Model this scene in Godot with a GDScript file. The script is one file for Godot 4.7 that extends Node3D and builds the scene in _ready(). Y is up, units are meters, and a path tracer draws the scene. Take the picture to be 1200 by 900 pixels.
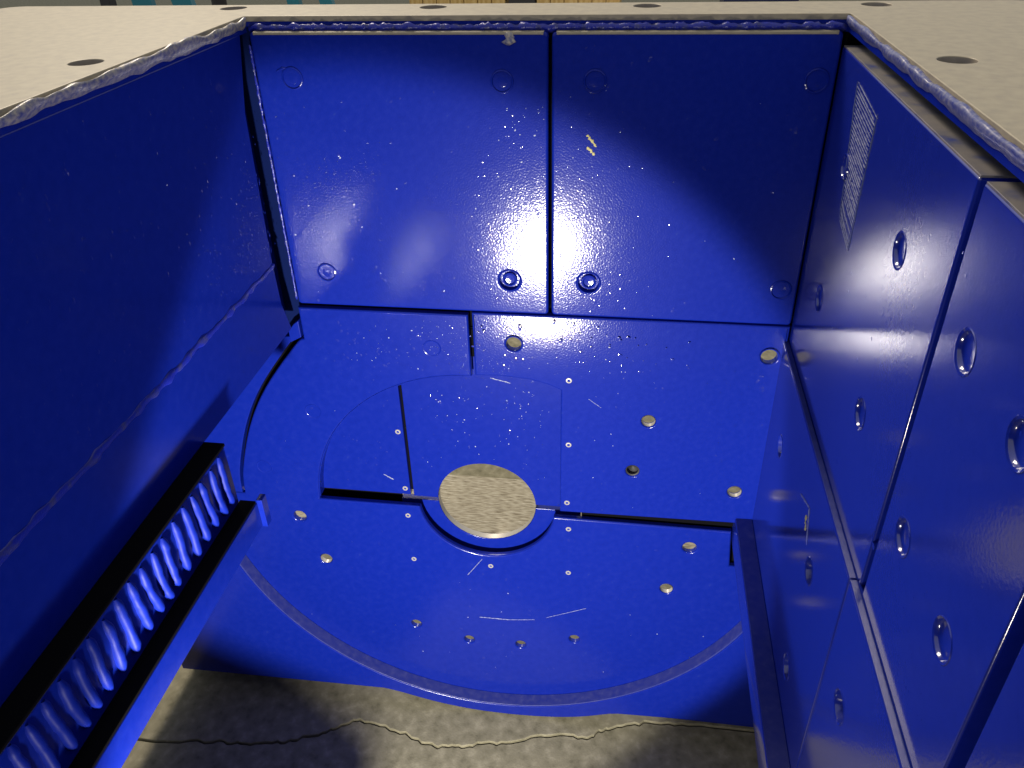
extends Node3D
# A steel machine housing seen from above its opening, lit by a work lamp standing inside it.
# Metres, y up. z = 0 is the face of the end plates, x = 0 the shaft axis, y = 0 close to the shaft axis.

const PI2 := PI * 2.0
const FLOOR := -0.518
var M := {}
var used := {}
var rng := RandomNumberGenerator.new()
var housing: Node3D

# ---------------------------------------------------------------- naming
func numbered(called: String) -> String:
	if not used.has(called):
		used[called] = 0
		return called
	used[called] += 1
	return "%s_%03d" % [called, used[called]]

func thing(called: String, label: String, category: String, at: Vector3, group := "") -> Node3D:
	var o := Node3D.new()
	o.name = numbered(called)
	add_child(o)
	o.position = at
	o.set_meta("label", label)
	o.set_meta("category", category)
	if group != "":
		o.set_meta("group", group)
	return o

func put(called: String, mesh: Mesh, mat: Material, parent: Node3D, xf := Transform3D.IDENTITY, label := "") -> MeshInstance3D:
	var o := MeshInstance3D.new()
	o.name = called
	o.mesh = mesh
	o.material_override = mat
	o.cast_shadow = GeometryInstance3D.SHADOW_CASTING_SETTING_ON
	parent.add_child(o, true)
	o.global_transform = xf
	if label != "":
		o.set_meta("label", label)
	return o

# ---------------------------------------------------------------- mesh helpers
func tri(st: SurfaceTool, a: Vector3, b: Vector3, c: Vector3, na: Vector3, nb: Vector3, nc: Vector3) -> void:
	var n := (b - a).cross(c - a)
	if n.length_squared() < 1e-18:
		return
	if n.dot(na + nb + nc) > 0.0:
		var t := b
		b = c
		c = t
		t = nb
		nb = nc
		nc = t
	st.set_normal(na)
	st.add_vertex(a)
	st.set_normal(nb)
	st.add_vertex(b)
	st.set_normal(nc)
	st.add_vertex(c)

func start() -> SurfaceTool:
	var st := SurfaceTool.new()
	st.begin(Mesh.PRIMITIVE_TRIANGLES)
	return st

func quad(st: SurfaceTool, a: Vector3, b: Vector3, c: Vector3, d: Vector3, na: Vector3, nb: Vector3, nc: Vector3, nd: Vector3) -> void:
	tri(st, a, b, c, na, nb, nc)
	tri(st, a, c, d, na, nc, nd)

func circle(c: Vector2, r: float, n := 22) -> PackedVector2Array:
	var p := PackedVector2Array()
	for i in n:
		var a := PI2 * i / n
		p.append(c + Vector2(cos(a), sin(a)) * r)
	return p

func arc(c: Vector2, r: float, a0: float, a1: float, n: int) -> PackedVector2Array:
	var p := PackedVector2Array()
	for i in n + 1:
		var a := deg_to_rad(lerpf(a0, a1, float(i) / n))
		p.append(c + Vector2(cos(a), sin(a)) * r)
	return p

func rect(x0: float, y0: float, x1: float, y1: float, r := 0.0) -> PackedVector2Array:
	if r <= 0.0:
		return PackedVector2Array([Vector2(x0, y0), Vector2(x1, y0), Vector2(x1, y1), Vector2(x0, y1)])
	var p := arc(Vector2(x1 - r, y0 + r), r, -90, 0, 4)
	p.append_array(arc(Vector2(x1 - r, y1 - r), r, 0, 90, 4))
	p.append_array(arc(Vector2(x0 + r, y1 - r), r, 90, 180, 4))
	p.append_array(arc(Vector2(x0 + r, y0 + r), r, 180, 270, 4))
	return p

func pts(a: Array) -> PackedVector2Array:
	var p := PackedVector2Array()
	for v in a:
		p.append(Vector2(v[0], v[1]))
	return p

# a smooth curve through points
func spline(a: PackedVector2Array, sub: int) -> PackedVector2Array:
	var p := PackedVector2Array()
	for i in a.size() - 1:
		var p0 := a[maxi(i - 1, 0)]
		var p3 := a[mini(i + 2, a.size() - 1)]
		for k in sub:
			p.append(a[i].cubic_interpolate(a[i + 1], p0, p3, float(k) / sub))
	p.append(a[a.size() - 1])
	return p

func area2(p: PackedVector2Array) -> float:
	var s := 0.0
	for i in p.size():
		s += p[i].cross(p[(i + 1) % p.size()])
	return s * 0.5

# cuts an outline with holes into strips between neighbouring corners, each a trapezium
func slabs(loops: Array) -> Array:
	var xs: Array = []
	for l in loops:
		for p in l:
			xs.append(p.x)
	xs.sort()
	var cuts: Array = [xs[0]]
	for x in xs:
		if x - cuts[-1] > 1e-6:
			cuts.append(x)
	var out: Array = []
	for c in cuts.size() - 1:
		var xa: float = cuts[c]
		var xb: float = cuts[c + 1]
		var xm := (xa + xb) * 0.5
		var hits: Array = []
		for l in loops:
			var n: int = l.size()
			for i in n:
				var p: Vector2 = l[i]
				var q: Vector2 = l[(i + 1) % n]
				if (p.x < xm) == (q.x < xm):
					continue
				var k := (q.y - p.y) / (q.x - p.x)
				hits.append([p.y + k * (xm - p.x), p.y + k * (xa - p.x), p.y + k * (xb - p.x)])
		hits.sort_custom(func(u, v): return u[0] < v[0])
		for h in range(0, hits.size() - 1, 2):
			out.append([Vector2(xa, hits[h][1]), Vector2(xb, hits[h][2]), Vector2(xb, hits[h + 1][2]), Vector2(xa, hits[h + 1][1])])
	return out

# height of a face whose upper edge is rolled back: from v = bow.x the slope grows to bow.z over bow.y
func rolled(q: Vector2, bow: Vector3) -> float:
	var k := clampf((q.y - bow.x) / bow.y, 0.0, 1.0)
	return -bow.z * bow.y * k * k * 0.5 - bow.z * maxf(q.y - bow.x - bow.y, 0.0)

# a flat plate: outline and holes in (u, v), face at w = 0, back at w = -t, face edges rounded over by bev
func plate_mesh(outline: PackedVector2Array, holes: Array, t: float, bev: float, closed_back := true, bow := Vector3.ZERO) -> ArrayMesh:
	var st := start()
	var loops: Array = []
	var o := outline.duplicate()
	if area2(o) < 0.0:
		o.reverse()
	loops.append(o)
	for h in holes:
		var g: PackedVector2Array = h.duplicate()
		if area2(g) > 0.0:
			g.reverse()
		loops.append(g)
	var inset: Array = []
	for l in loops:
		var q := PackedVector2Array()
		var n: int = l.size()
		for i in n:
			var e1: Vector2 = (l[i] - l[(i + n - 1) % n]).normalized()
			var e2: Vector2 = (l[(i + 1) % n] - l[i]).normalized()
			var n1 := Vector2(-e1.y, e1.x)
			var n2 := Vector2(-e2.y, e2.x)
			q.append(l[i] + (n1 + n2) / maxf(0.35, 1.0 + n1.dot(n2)) * bev)
		inset.append(q)
		for i in n:
			var j := (i + 1) % n
			var e: Vector2 = (l[j] - l[i]).normalized()
			var ep: Vector2 = (l[i] - l[(i + n - 1) % n]).normalized()
			var en: Vector2 = (l[(j + 1) % n] - l[j]).normalized()
			var na2 := Vector2(e.y, -e.x)
			var nb2 := na2
			if e.dot(ep) > 0.8:
				na2 = (na2 + Vector2(ep.y, -ep.x)).normalized()
			if e.dot(en) > 0.8:
				nb2 = (nb2 + Vector2(en.y, -en.x)).normalized()
			var na := Vector3(na2.x, na2.y, 0)
			var nb := Vector3(nb2.x, nb2.y, 0)
			var f := Vector3(0, 0, 1)
			var la: Vector2 = l[i]
			var lb: Vector2 = l[j]
			if bev > 0.0:
				# two steps of a rounded edge
				var ma := (na + f).normalized()
				var mb := (nb + f).normalized()
				var k := 0.2929
				var qa := q_at(la, inset[-1], i, l, bev)
				var qb := q_at(lb, inset[-1], j, l, bev)
				var ca := la.lerp(qa, k)
				var cb := lb.lerp(qb, k)
				quad(st, Vector3(la.x, la.y, -bev), Vector3(lb.x, lb.y, -bev), Vector3(cb.x, cb.y, -bev * k), Vector3(ca.x, ca.y, -bev * k), na, nb, mb, ma)
				quad(st, Vector3(ca.x, ca.y, -bev * k), Vector3(cb.x, cb.y, -bev * k), Vector3(qb.x, qb.y, 0), Vector3(qa.x, qa.y, 0), ma, mb, f, f)
			quad(st, Vector3(la.x, la.y, -bev), Vector3(lb.x, lb.y, -bev), Vector3(lb.x, lb.y, -t), Vector3(la.x, la.y, -t), na, nb, nb, na)
	var z := Vector3(0, 0, 1)
	for q in slabs(inset):
		var n := 1
		if bow.z > 0.0:
			n = ceili(maxf(q[3].y - q[0].y, q[2].y - q[1].y) / 0.008)
		for k in n:
			var c: Array = [q[0].lerp(q[3], float(k) / n), q[1].lerp(q[2], float(k) / n), q[1].lerp(q[2], float(k + 1) / n), q[0].lerp(q[3], float(k + 1) / n)]
			var pp: Array = []
			var nn: Array = []
			for e in c:
				if bow.z > 0.0:
					var d := 0.001
					var w0: float = rolled(e, bow)
					pp.append(Vector3(e.x, e.y, w0))
					nn.append(Vector3(-(rolled(e + Vector2(d, 0), bow) - w0) / d, -(rolled(e + Vector2(0, d), bow) - w0) / d, 1).normalized())
				else:
					pp.append(Vector3(e.x, e.y, 0))
					nn.append(z)
			quad(st, pp[0], pp[1], pp[2], pp[3], nn[0], nn[1], nn[2], nn[3])
	if closed_back:
		for q in slabs(loops):
			quad(st, Vector3(q[0].x, q[0].y, -t), Vector3(q[1].x, q[1].y, -t), Vector3(q[2].x, q[2].y, -t), Vector3(q[3].x, q[3].y, -t), -z, -z, -z, -z)
	return st.commit()

func q_at(p: Vector2, q: PackedVector2Array, i: int, l: PackedVector2Array, bev: float) -> Vector2:
	if i < q.size():
		return q[i]
	var n := l.size()
	var e1: Vector2 = (l[i] - l[(i + n - 1) % n]).normalized()
	var e2: Vector2 = (l[(i + 1) % n] - l[i]).normalized()
	var n1 := Vector2(-e1.y, e1.x)
	var n2 := Vector2(-e2.y, e2.x)
	return p + (n1 + n2) / maxf(0.35, 1.0 + n1.dot(n2)) * bev

# frames of the faces: u, v, outward
func back_face(z: float) -> Transform3D:
	return Transform3D(Basis.IDENTITY, Vector3(0, 0, z))
func left_face(x: float) -> Transform3D:      # u = -z, faces +x
	return Transform3D(Basis(Vector3(0, 0, -1), Vector3(0, 1, 0), Vector3(1, 0, 0)), Vector3(x, 0, 0))
func right_face(x: float) -> Transform3D:     # u = z, faces -x
	return Transform3D(Basis(Vector3(0, 0, 1), Vector3(0, 1, 0), Vector3(-1, 0, 0)), Vector3(x, 0, 0))
func top_face(y: float) -> Transform3D:       # u = x, v = -z, faces up
	return Transform3D(Basis(Vector3(1, 0, 0), Vector3(0, 0, -1), Vector3(0, 1, 0)), Vector3(0, y, 0))

func plate(called: String, parent: Node3D, mat: Material, outline: PackedVector2Array, holes: Array, t: float, bev: float, xf: Transform3D, label := "") -> MeshInstance3D:
	return put(called, plate_mesh(outline, holes, t, bev), mat, parent, xf, label)

# a solid of revolution about w; profile of (radius, w)
func lathe_mesh(prof: PackedVector2Array, n := 22) -> ArrayMesh:
	var st := start()
	for s in prof.size() - 1:
		var d := (prof[s + 1] - prof[s]).normalized()
		var nn := Vector2(-d.y, d.x)
		if nn.y < -0.01 or (absf(nn.y) <= 0.01 and s == 0 and nn.x < 0.0):
			pass
		var n0 := nn
		var n1 := nn
		if s > 0:
			var dp := (prof[s] - prof[s - 1]).normalized()
			if dp.dot(d) > 0.75:
				n0 = (nn + Vector2(-dp.y, dp.x)).normalized()
		if s < prof.size() - 2:
			var dn := (prof[s + 2] - prof[s + 1]).normalized()
			if dn.dot(d) > 0.75:
				n1 = (nn + Vector2(-dn.y, dn.x)).normalized()
		for i in n:
			var a := PI2 * i / n
			var b := PI2 * (i + 1) / n
			var ca := Vector3(cos(a), sin(a), 0)
			var cb := Vector3(cos(b), sin(b), 0)
			var z := Vector3(0, 0, 1)
			quad(st, ca * prof[s].x + z * prof[s].y, cb * prof[s].x + z * prof[s].y, cb * prof[s + 1].x + z * prof[s + 1].y, ca * prof[s + 1].x + z * prof[s + 1].y,
				ca * n0.x + z * n0.y, cb * n0.x + z * n0.y, cb * n1.x + z * n1.y, ca * n1.x + z * n1.y)
	return st.commit()

# a lumpy rod along a path (weld beads, scratches): wide along side, high along up
func bead_mesh(path: PackedVector3Array, side: Vector3, up: Vector3, wide: float, high: float, lump: float, step_len: float, sd: int, around := 9) -> ArrayMesh:
	var nz := FastNoiseLite.new()
	nz.seed = sd
	nz.frequency = 1.0
	nz.fractal_octaves = 2
	var rings: Array = []
	var dist := 0.0
	for i in path.size():
		if i > 0:
			dist += path[i].distance_to(path[i - 1])
		var end := minf(1.0, minf(i + 0.35, path.size() - 1 - i + 0.35) / 2.0)
		var k := (1.0 + lump * nz.get_noise_2d(dist / step_len, 3.7)) * sqrt(end)
		var sh := nz.get_noise_2d(dist / step_len * 0.6, 40.0) * lump * wide * 0.8
		var ring := PackedVector3Array()
		for j in around:
			var a := PI2 * j / around
			var kk := k * (1.0 + lump * 0.5 * nz.get_noise_3d(dist / step_len * 1.3, cos(a) * 0.9, sin(a) * 0.9))
			ring.append(path[i] + side * (cos(a) * wide * kk + sh) + up * sin(a) * high * kk)
		rings.append(ring)
	var st := start()
	var norm := func(i: int, j: int) -> Vector3:
		var i0: int = maxi(i - 1, 0)
		var i1: int = mini(i + 1, rings.size() - 1)
		var t: Vector3 = rings[i1][j] - rings[i0][j]
		var s: Vector3 = rings[i][(j + 1) % around] - rings[i][(j + around - 1) % around]
		var nn := t.cross(s).normalized()
		var away: Vector3 = rings[i][j] - path[i]
		return nn if nn.dot(away) > 0.0 else -nn
	for i in rings.size() - 1:
		for j in around:
			var j2 := (j + 1) % around
			quad(st, rings[i][j], rings[i][j2], rings[i + 1][j2], rings[i + 1][j], norm.call(i, j), norm.call(i, j2), norm.call(i + 1, j2), norm.call(i + 1, j))
	return st.commit()

func line3(a: Vector3, b: Vector3, n: int) -> PackedVector3Array:
	var p := PackedVector3Array()
	for i in n + 1:
		p.append(a.lerp(b, float(i) / n))
	return p

# small hardened drops in the paint, each a real little dome
func nib(st: SurfaceTool, c: Vector3, u: Vector3, v: Vector3, w: Vector3, r: float, h: float, stretch: float, turn: float) -> void:
	var n := 8
	var ring: Array = []
	var mid: Array = []
	var t := 2.0 * h / r
	for i in n:
		var a := PI2 * i / n
		var p := Vector2(cos(a) * stretch, sin(a)).rotated(turn) * r
		var o := u * p.x + v * p.y
		var d := o.normalized()
		ring.append([c + o - w * 0.0001, (d * t + w).normalized()])
		mid.append([c + o * 0.5 + w * h * 0.75, (d * t * 0.5 + w).normalized()])
	for i in n:
		var j := (i + 1) % n
		quad(st, ring[i][0], ring[j][0], mid[j][0], mid[i][0], ring[i][1], ring[j][1], mid[j][1], mid[i][1])
		tri(st, mid[i][0], mid[j][0], c + w * h, mid[i][1], mid[j][1], w)

# ---------------------------------------------------------------- materials
func noise_image(size: int, freq: float, oct: int, sd: int, kind := FastNoiseLite.TYPE_SIMPLEX_SMOOTH) -> Image:
	var nz := FastNoiseLite.new()
	nz.noise_type = kind
	nz.frequency = freq
	nz.fractal_octaves = oct
	nz.seed = sd
	return nz.get_seamless_image(size, size)

func tex(img: Image) -> ImageTexture:
	return ImageTexture.create_from_image(img)

func ramp(img: Image, stops: Array) -> ImageTexture:
	var g := Gradient.new()
	g.offsets = PackedFloat32Array(stops.map(func(s): return s[0]))
	g.colors = PackedColorArray(stops.map(func(s): return Color(s[1], s[2], s[3]).linear_to_srgb()))
	var lut: Array = []
	for i in 256:
		lut.append(g.sample(i / 255.0))
	var src := img.duplicate()
	src.convert(Image.FORMAT_L8)
	var d := src.get_data() as PackedByteArray
	var out := PackedByteArray()
	out.resize(d.size() * 3)
	for i in d.size():
		var c: Color = lut[d[i]]
		out[i * 3] = c.r8
		out[i * 3 + 1] = c.g8
		out[i * 3 + 2] = c.b8
	return tex(Image.create_from_data(img.get_width(), img.get_height(), false, Image.FORMAT_RGB8, out))

func mat(called: String, lin: Color, rough: float, spec := 0.5) -> StandardMaterial3D:
	var m := StandardMaterial3D.new()
	m.resource_name = called
	m.albedo_color = lin.linear_to_srgb()
	m.roughness = rough
	m.metallic_specular = spec
	m.uv1_triplanar = true
	m.uv1_world_triplanar = true
	m.uv1_triplanar_sharpness = 8.0
	return m

func relief(m: StandardMaterial3D, t: Texture2D, cm: float, scale: Vector3) -> void:
	m.heightmap_enabled = true
	m.heightmap_texture = t
	m.heightmap_scale = cm
	m.uv1_scale = scale

func sheen(m: StandardMaterial3D, amount: float) -> void:
	m.clearcoat_enabled = true
	m.clearcoat = amount
	m.clearcoat_roughness = 0.5

func make_materials() -> void:
	var peel := tex(noise_image(768, 0.055, 3, 5))
	var fine := tex(noise_image(768, 0.02, 4, 11))
	var tone := noise_image(512, 0.012, 5, 21)
	var smear := ramp(noise_image(512, 0.01, 5, 31), [[0.0, 0.82, 0.82, 0.82], [0.5, 0.92, 0.92, 0.92], [1.0, 1.0, 1.0, 1.0]])
	var blue := Color(0.003, 0.013, 0.225)
	var worn := ramp(noise_image(1024, 0.012, 6, 33), [[0.0, 0.003, 0.012, 0.208], [0.35, 0.003, 0.013, 0.224], [0.62, 0.004, 0.014, 0.229], [0.85, 0.005, 0.016, 0.233], [1.0, 0.014, 0.027, 0.23]])
	# heavy orange-peel enamel of the end plates
	var e := mat("blue_enamel", Color(1, 1, 1), 0.14, 0.32)
	sheen(e, 0.07)
	e.albedo_texture = worn
	relief(e, peel, 0.0092, Vector3(7, 7, 7))
	e.roughness_texture = smear
	M.enamel = e
	# smoother enamel of the walls and lower plates
	var s := mat("blue_enamel_smooth", Color(1, 1, 1), 0.19, 0.42)
	sheen(s, 0.04)
	s.albedo_texture = worn
	relief(s, peel, 0.0042, Vector3(5, 5, 5))
	s.roughness_texture = smear
	M.smooth = s
	var gl := mat("blue_enamel_gloss", Color(1, 1, 1), 0.14, 0.8)
	sheen(gl, 0.2)
	gl.albedo_texture = worn
	relief(gl, peel, 0.0042, Vector3(5, 5, 5))
	gl.roughness_texture = smear
	M.gloss = gl
	var g := mat("glossy_paint_drop", blue, 0.09, 0.6)
	sheen(g, 0.2)
	M.drop = g
	# paint film over weld metal
	var w := mat("painted_weld", Color(1, 1, 1), 0.28)
	w.albedo_texture = ramp(tone, [[0.0, 0.006, 0.014, 0.30], [0.55, 0.012, 0.02, 0.27], [0.75, 0.03, 0.035, 0.2], [1.0, 0.05, 0.05, 0.16]])
	relief(w, peel, 0.03, Vector3(9, 9, 9))
	M.weld = w
	var rd := mat("painted_ridge", blue, 0.5, 0.25)
	M.ridge = rd
	# weld along the deck edge, thinly sprayed over
	var dw := mat("thinly_painted_weld", Color(1, 1, 1), 0.33)
	dw.albedo_texture = ramp(noise_image(512, 0.03, 4, 77), [[0.0, 0.05, 0.06, 0.2], [0.4, 0.2, 0.19, 0.24], [0.6, 0.34, 0.31, 0.28], [1.0, 0.42, 0.38, 0.3]])
	relief(dw, peel, 0.012, Vector3(9, 9, 9))
	M.deck_weld = dw
	var bw := mat("blue_painted_weld", Color(1, 1, 1), 0.3)
	bw.albedo_texture = ramp(noise_image(512, 0.03, 4, 78), [[0.0, 0.01, 0.02, 0.2], [0.4, 0.06, 0.07, 0.22], [0.7, 0.16, 0.16, 0.26], [1.0, 0.3, 0.29, 0.3]])
	relief(bw, peel, 0.01, Vector3(9, 9, 9))
	M.blue_weld = bw
	# deck: low-angle reflection of bright surroundings painted in as tan
	var d := mat("tan_reflection", Color(1, 1, 1), 0.42)
	d.albedo_texture = ramp(noise_image(1024, 0.02, 8, 41), [[0.0, 0.19, 0.17, 0.145], [0.2, 0.245, 0.212, 0.158], [0.55, 0.275, 0.238, 0.172], [0.85, 0.3, 0.262, 0.19], [1.0, 0.25, 0.23, 0.2]])
	relief(d, fine, 0.006, Vector3(3, 3, 3))
	M.deck = d
	var ld := mat("mottled_grey_tan", Color(1, 1, 1), 0.45)  # mottled grey-tan with blue for the liner tops
	ld.albedo_texture = ramp(noise_image(512, 0.012, 5, 43), [[0.0, 0.03, 0.045, 0.2], [0.25, 0.1, 0.1, 0.14], [0.5, 0.15, 0.14, 0.145], [1.0, 0.19, 0.175, 0.165]])
	relief(ld, fine, 0.006, Vector3(4, 4, 4))
	M.liner_top = ld
	var od := mat("dull_grey_blue", Color(1, 1, 1), 0.5)  # dull grey-blue of the upward-facing edges
	od.albedo_texture = ramp(noise_image(512, 0.03, 5, 91), [[0.0, 0.014, 0.024, 0.2], [0.4, 0.026, 0.035, 0.2], [0.7, 0.034, 0.043, 0.21], [1.0, 0.06, 0.068, 0.22]])
	relief(od, fine, 0.006, Vector3(4, 4, 4))
	od.roughness = 0.32
	M.dull_blue = od
	M.shade_black = mat("painted_black_shade", Color(0.003, 0.003, 0.004), 0.8, 0.15)  # black that paints the shade on ledge tops and in joint gaps
	M.corner_shade = mat("dark_corner_shade", Color(0.003, 0.008, 0.055), 0.85, 0.12)  # near-black navy that paints the shade of the corner gap
	M.black = mat("blackened_steel", Color(0.012, 0.012, 0.014), 0.6)
	var st := mat("bare_steel", Color(0.42, 0.4, 0.37), 0.35)
	st.metallic = 0.3
	M.steel = st
	M.chip_glint = mat("pale_chip_and_glint", Color(0.3, 0.33, 0.45), 0.4)  # pale tone for chips and for painted glints
	M.tape = mat("tape_glue", Color(0.08, 0.1, 0.23), 0.45)
	M.scratch = mat("scratched_paint", Color(0.2, 0.22, 0.36), 0.4)
	M.yellow = mat("yellow_rub_mark", Color(0.45, 0.4, 0.16), 0.6)
	# concrete
	var c := mat("concrete", Color(1, 1, 1), 0.75, 0.35)
	c.albedo_texture = ramp(noise_image(1024, 0.014, 8, 51), [[0.0, 0.11, 0.102, 0.066], [0.3, 0.17, 0.158, 0.106], [0.6, 0.205, 0.19, 0.13], [1.0, 0.3, 0.28, 0.2]])
	relief(c, tex(noise_image(1024, 0.09, 4, 52)), 0.025, Vector3(2.2, 2.2, 2.2))
	M.concrete = c
	# weathered timber, grain along x
	var t := mat("weathered_timber", Color(1, 1, 1), 0.8, 0.3)
	t.albedo_texture = ramp(noise_image(1024, 0.012, 6, 61), [[0.0, 0.12, 0.1, 0.065], [0.3, 0.27, 0.24, 0.18], [0.6, 0.37, 0.34, 0.265], [0.85, 0.45, 0.42, 0.34], [1.0, 0.78, 0.74, 0.65]])
	relief(t, tex(noise_image(1024, 0.012, 6, 61)), 0.12, Vector3(2.2, 14, 14))
	M.timber = t
	var cr := mat("crate_wood", Color(1, 1, 1), 0.7, 0.3)
	cr.albedo_texture = ramp(noise_image(512, 0.012, 5, 63), [[0.0, 0.4, 0.25, 0.08], [0.5, 0.55, 0.37, 0.14], [1.0, 0.66, 0.48, 0.22]])
	cr.uv1_scale = Vector3(6, 0.6, 6)
	M.crate = cr
	M.teal = mat("teal_paint", Color(0.02, 0.2, 0.27), 0.4)
	M.dark_post = mat("dark_grey_paint", Color(0.03, 0.03, 0.035), 0.5)
	M.bin = mat("navy_plastic", Color(0.012, 0.02, 0.09), 0.4)

# ---------------------------------------------------------------- the scene
func _ready() -> void:
	rng.seed = 7
	# camera
	var cam := Camera3D.new()
	cam.name = "camera"
	add_child(cam)
	cam.fov = 50.75
	cam.near = 0.02
	cam.far = 200.0
	cam.position = Vector3(0.2031, 0.8642, 0.98)
	cam.basis = Basis(Vector3.UP, deg_to_rad(9.098)) * Basis(Vector3.RIGHT, deg_to_rad(-32.676)) * Basis(Vector3.BACK, deg_to_rad(-1.697))
	cam.current = true
	# workshop surroundings
	var we := WorldEnvironment.new()
	we.name = "environment"
	var env := Environment.new()
	env.background_mode = Environment.BG_COLOR
	env.background_color = Color(0.58, 0.59, 0.58).linear_to_srgb()
	env.background_energy_multiplier = 0.85
	env.tonemap_mode = Environment.TONE_MAPPER_LINEAR
	env.tonemap_exposure = 1.0
	env.sdfgi_enabled = true
	env.ssao_enabled = true
	env.ssil_enabled = true
	we.environment = env
	add_child(we)
	make_materials()
	build_lamp(Vector3(-0.02, 0.0, 1.02), -6.0, -1.0)
	build_added_light(Vector3(-1.5, 3.6, -2.3), Vector3(0.1, 0.7, 0.3), 1.3, 20.0)
	build_floor()
	build_housing()
	build_outside()

func build_lamp(at: Vector3, yaw: float, pitch: float) -> void:
	var t := thing("work_lamp", "round work lamp on a black stand inside the housing, beam towards the shaft opening", "lamp", Vector3(at.x, FLOOR, at.z + 0.1))
	var turn := Basis(Vector3.UP, deg_to_rad(-yaw)) * Basis(Vector3.RIGHT, deg_to_rad(pitch))   # local -z is the beam
	var face := Transform3D(turn * Basis(Vector3.UP, PI), at - turn * Vector3(0, 0, -1) * 0.012)
	put("lamp_body", lathe_mesh(pts([[0.031, 0.004], [0.034, 0.006], [0.036, 0.0], [0.036, -0.03], [0.02, -0.05], [0.016, -0.1], [0.0, -0.1]])), M.black, t, face)
	var glow := StandardMaterial3D.new()
	glow.resource_name = "lamp_lens"
	glow.albedo_color = Color(0.9, 0.9, 0.9)
	glow.emission_enabled = true
	glow.emission = Color(1.0, 0.96, 0.88)
	glow.emission_energy_multiplier = 4.0
	put("lamp_lens", lathe_mesh(pts([[0.031, 0.0], [0.0, 0.0]])), glow, t, face)
	put("stand_pole", lathe_mesh(pts([[0.009, 0.0], [0.009, -0.49]]), 12), M.black, t, Transform3D(Basis(Vector3(1, 0, 0), Vector3(0, 0, 1), Vector3(0, 1, 0)), Vector3(at.x + 0.008, -0.02, at.z + 0.075)))
	put("stand_foot", lathe_mesh(pts([[0.0, 0.02], [0.09, 0.012], [0.1, 0.0], [0.0, 0.0]]), 24), M.black, t, Transform3D(Basis(Vector3(1, 0, 0), Vector3(0, 0, -1), Vector3(0, 1, 0)), Vector3(at.x + 0.008, FLOOR - 0.0058, at.z + 0.075)))
	var l := SpotLight3D.new()
	l.name = "lamp_light"
	t.add_child(l)
	l.global_transform = Transform3D(turn, at)
	l.light_energy = 2.5
	l.light_color = Color(1.0, 0.97, 0.92)
	l.light_size = 0.026
	l.spot_angle = 35.0
	l.spot_angle_attenuation = 0.1
	l.spot_range = 12.0
	l.spot_attenuation = 2.0
	l.shadow_enabled = true
	var sp := SpotLight3D.new()          # what the lamp spills beside its beam
	sp.name = "lamp_spill_light"
	t.add_child(sp)
	sp.global_transform = l.global_transform
	sp.light_energy = 0.33
	sp.light_color = l.light_color
	sp.light_size = 0.026
	sp.spot_angle = 82.0
	sp.spot_angle_attenuation = 0.6
	sp.spot_range = 12.0
	sp.spot_attenuation = 2.0
	sp.shadow_enabled = true

func build_added_light(at: Vector3, to: Vector3, size: float, energy: float) -> void:  # unseen light panel added to brighten the deck and right wall
	var t := thing("added_light_panel", "added floodlight panel on a black pole, out of view behind the blue housing", "floodlight", Vector3(at.x, FLOOR, at.z - 0.12))
	var turn := Basis.looking_at(to - at, Vector3.UP)
	var face := Transform3D(turn * Basis(Vector3.UP, PI), at)
	var h := size * 0.5
	put("panel_case", plate_mesh(rect(-h - 0.04, -h - 0.04, h + 0.04, h + 0.04, 0.02), [rect(-h, -h, h, h)], 0.06, 0.004), M.black, t, face)
	put("panel_back", plate_mesh(rect(-h - 0.03, -h - 0.03, h + 0.03, h + 0.03), [], 0.02, 0.0), M.black, t, face * Transform3D(Basis.IDENTITY, Vector3(0, 0, -0.05)))
	var glow := StandardMaterial3D.new()
	glow.resource_name = "added_light_diffuser"
	glow.albedo_color = Color(0.9, 0.9, 0.88)
	glow.emission_enabled = true
	glow.emission = Color(1.0, 0.94, 0.82)
	glow.emission_energy_multiplier = 2.0
	put("light_diffuser", plate_mesh(rect(-h, -h, h, h), [], 0.01, 0.0), glow, t, face * Transform3D(Basis.IDENTITY, Vector3(0, 0, -0.03)))
	put("pole", lathe_mesh(pts([[0.03, 0.0], [0.03, -(at.y - FLOOR)]]), 14), M.black, t, Transform3D(Basis(Vector3(1, 0, 0), Vector3(0, 0, 1), Vector3(0, 1, 0)), Vector3(at.x, at.y, at.z - 0.12)))
	put("pole_foot", lathe_mesh(pts([[0.0, 0.05], [0.28, 0.03], [0.3, 0.0], [0.0, 0.0]]), 24), M.black, t, Transform3D(Basis(Vector3(1, 0, 0), Vector3(0, 0, -1), Vector3(0, 1, 0)), Vector3(at.x, FLOOR, at.z - 0.12)))
	var l := AreaLight3D.new()
	l.name = "added_area_light"
	t.add_child(l)
	l.global_transform = Transform3D(turn, at + (to - at).normalized() * 0.02)
	l.area_size = Vector2(size, size)
	l.area_normalize_energy = true
	l.light_energy = energy
	l.light_color = Color(1.0, 0.94, 0.85)
	l.area_range = 30.0
	l.shadow_enabled = true

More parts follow.
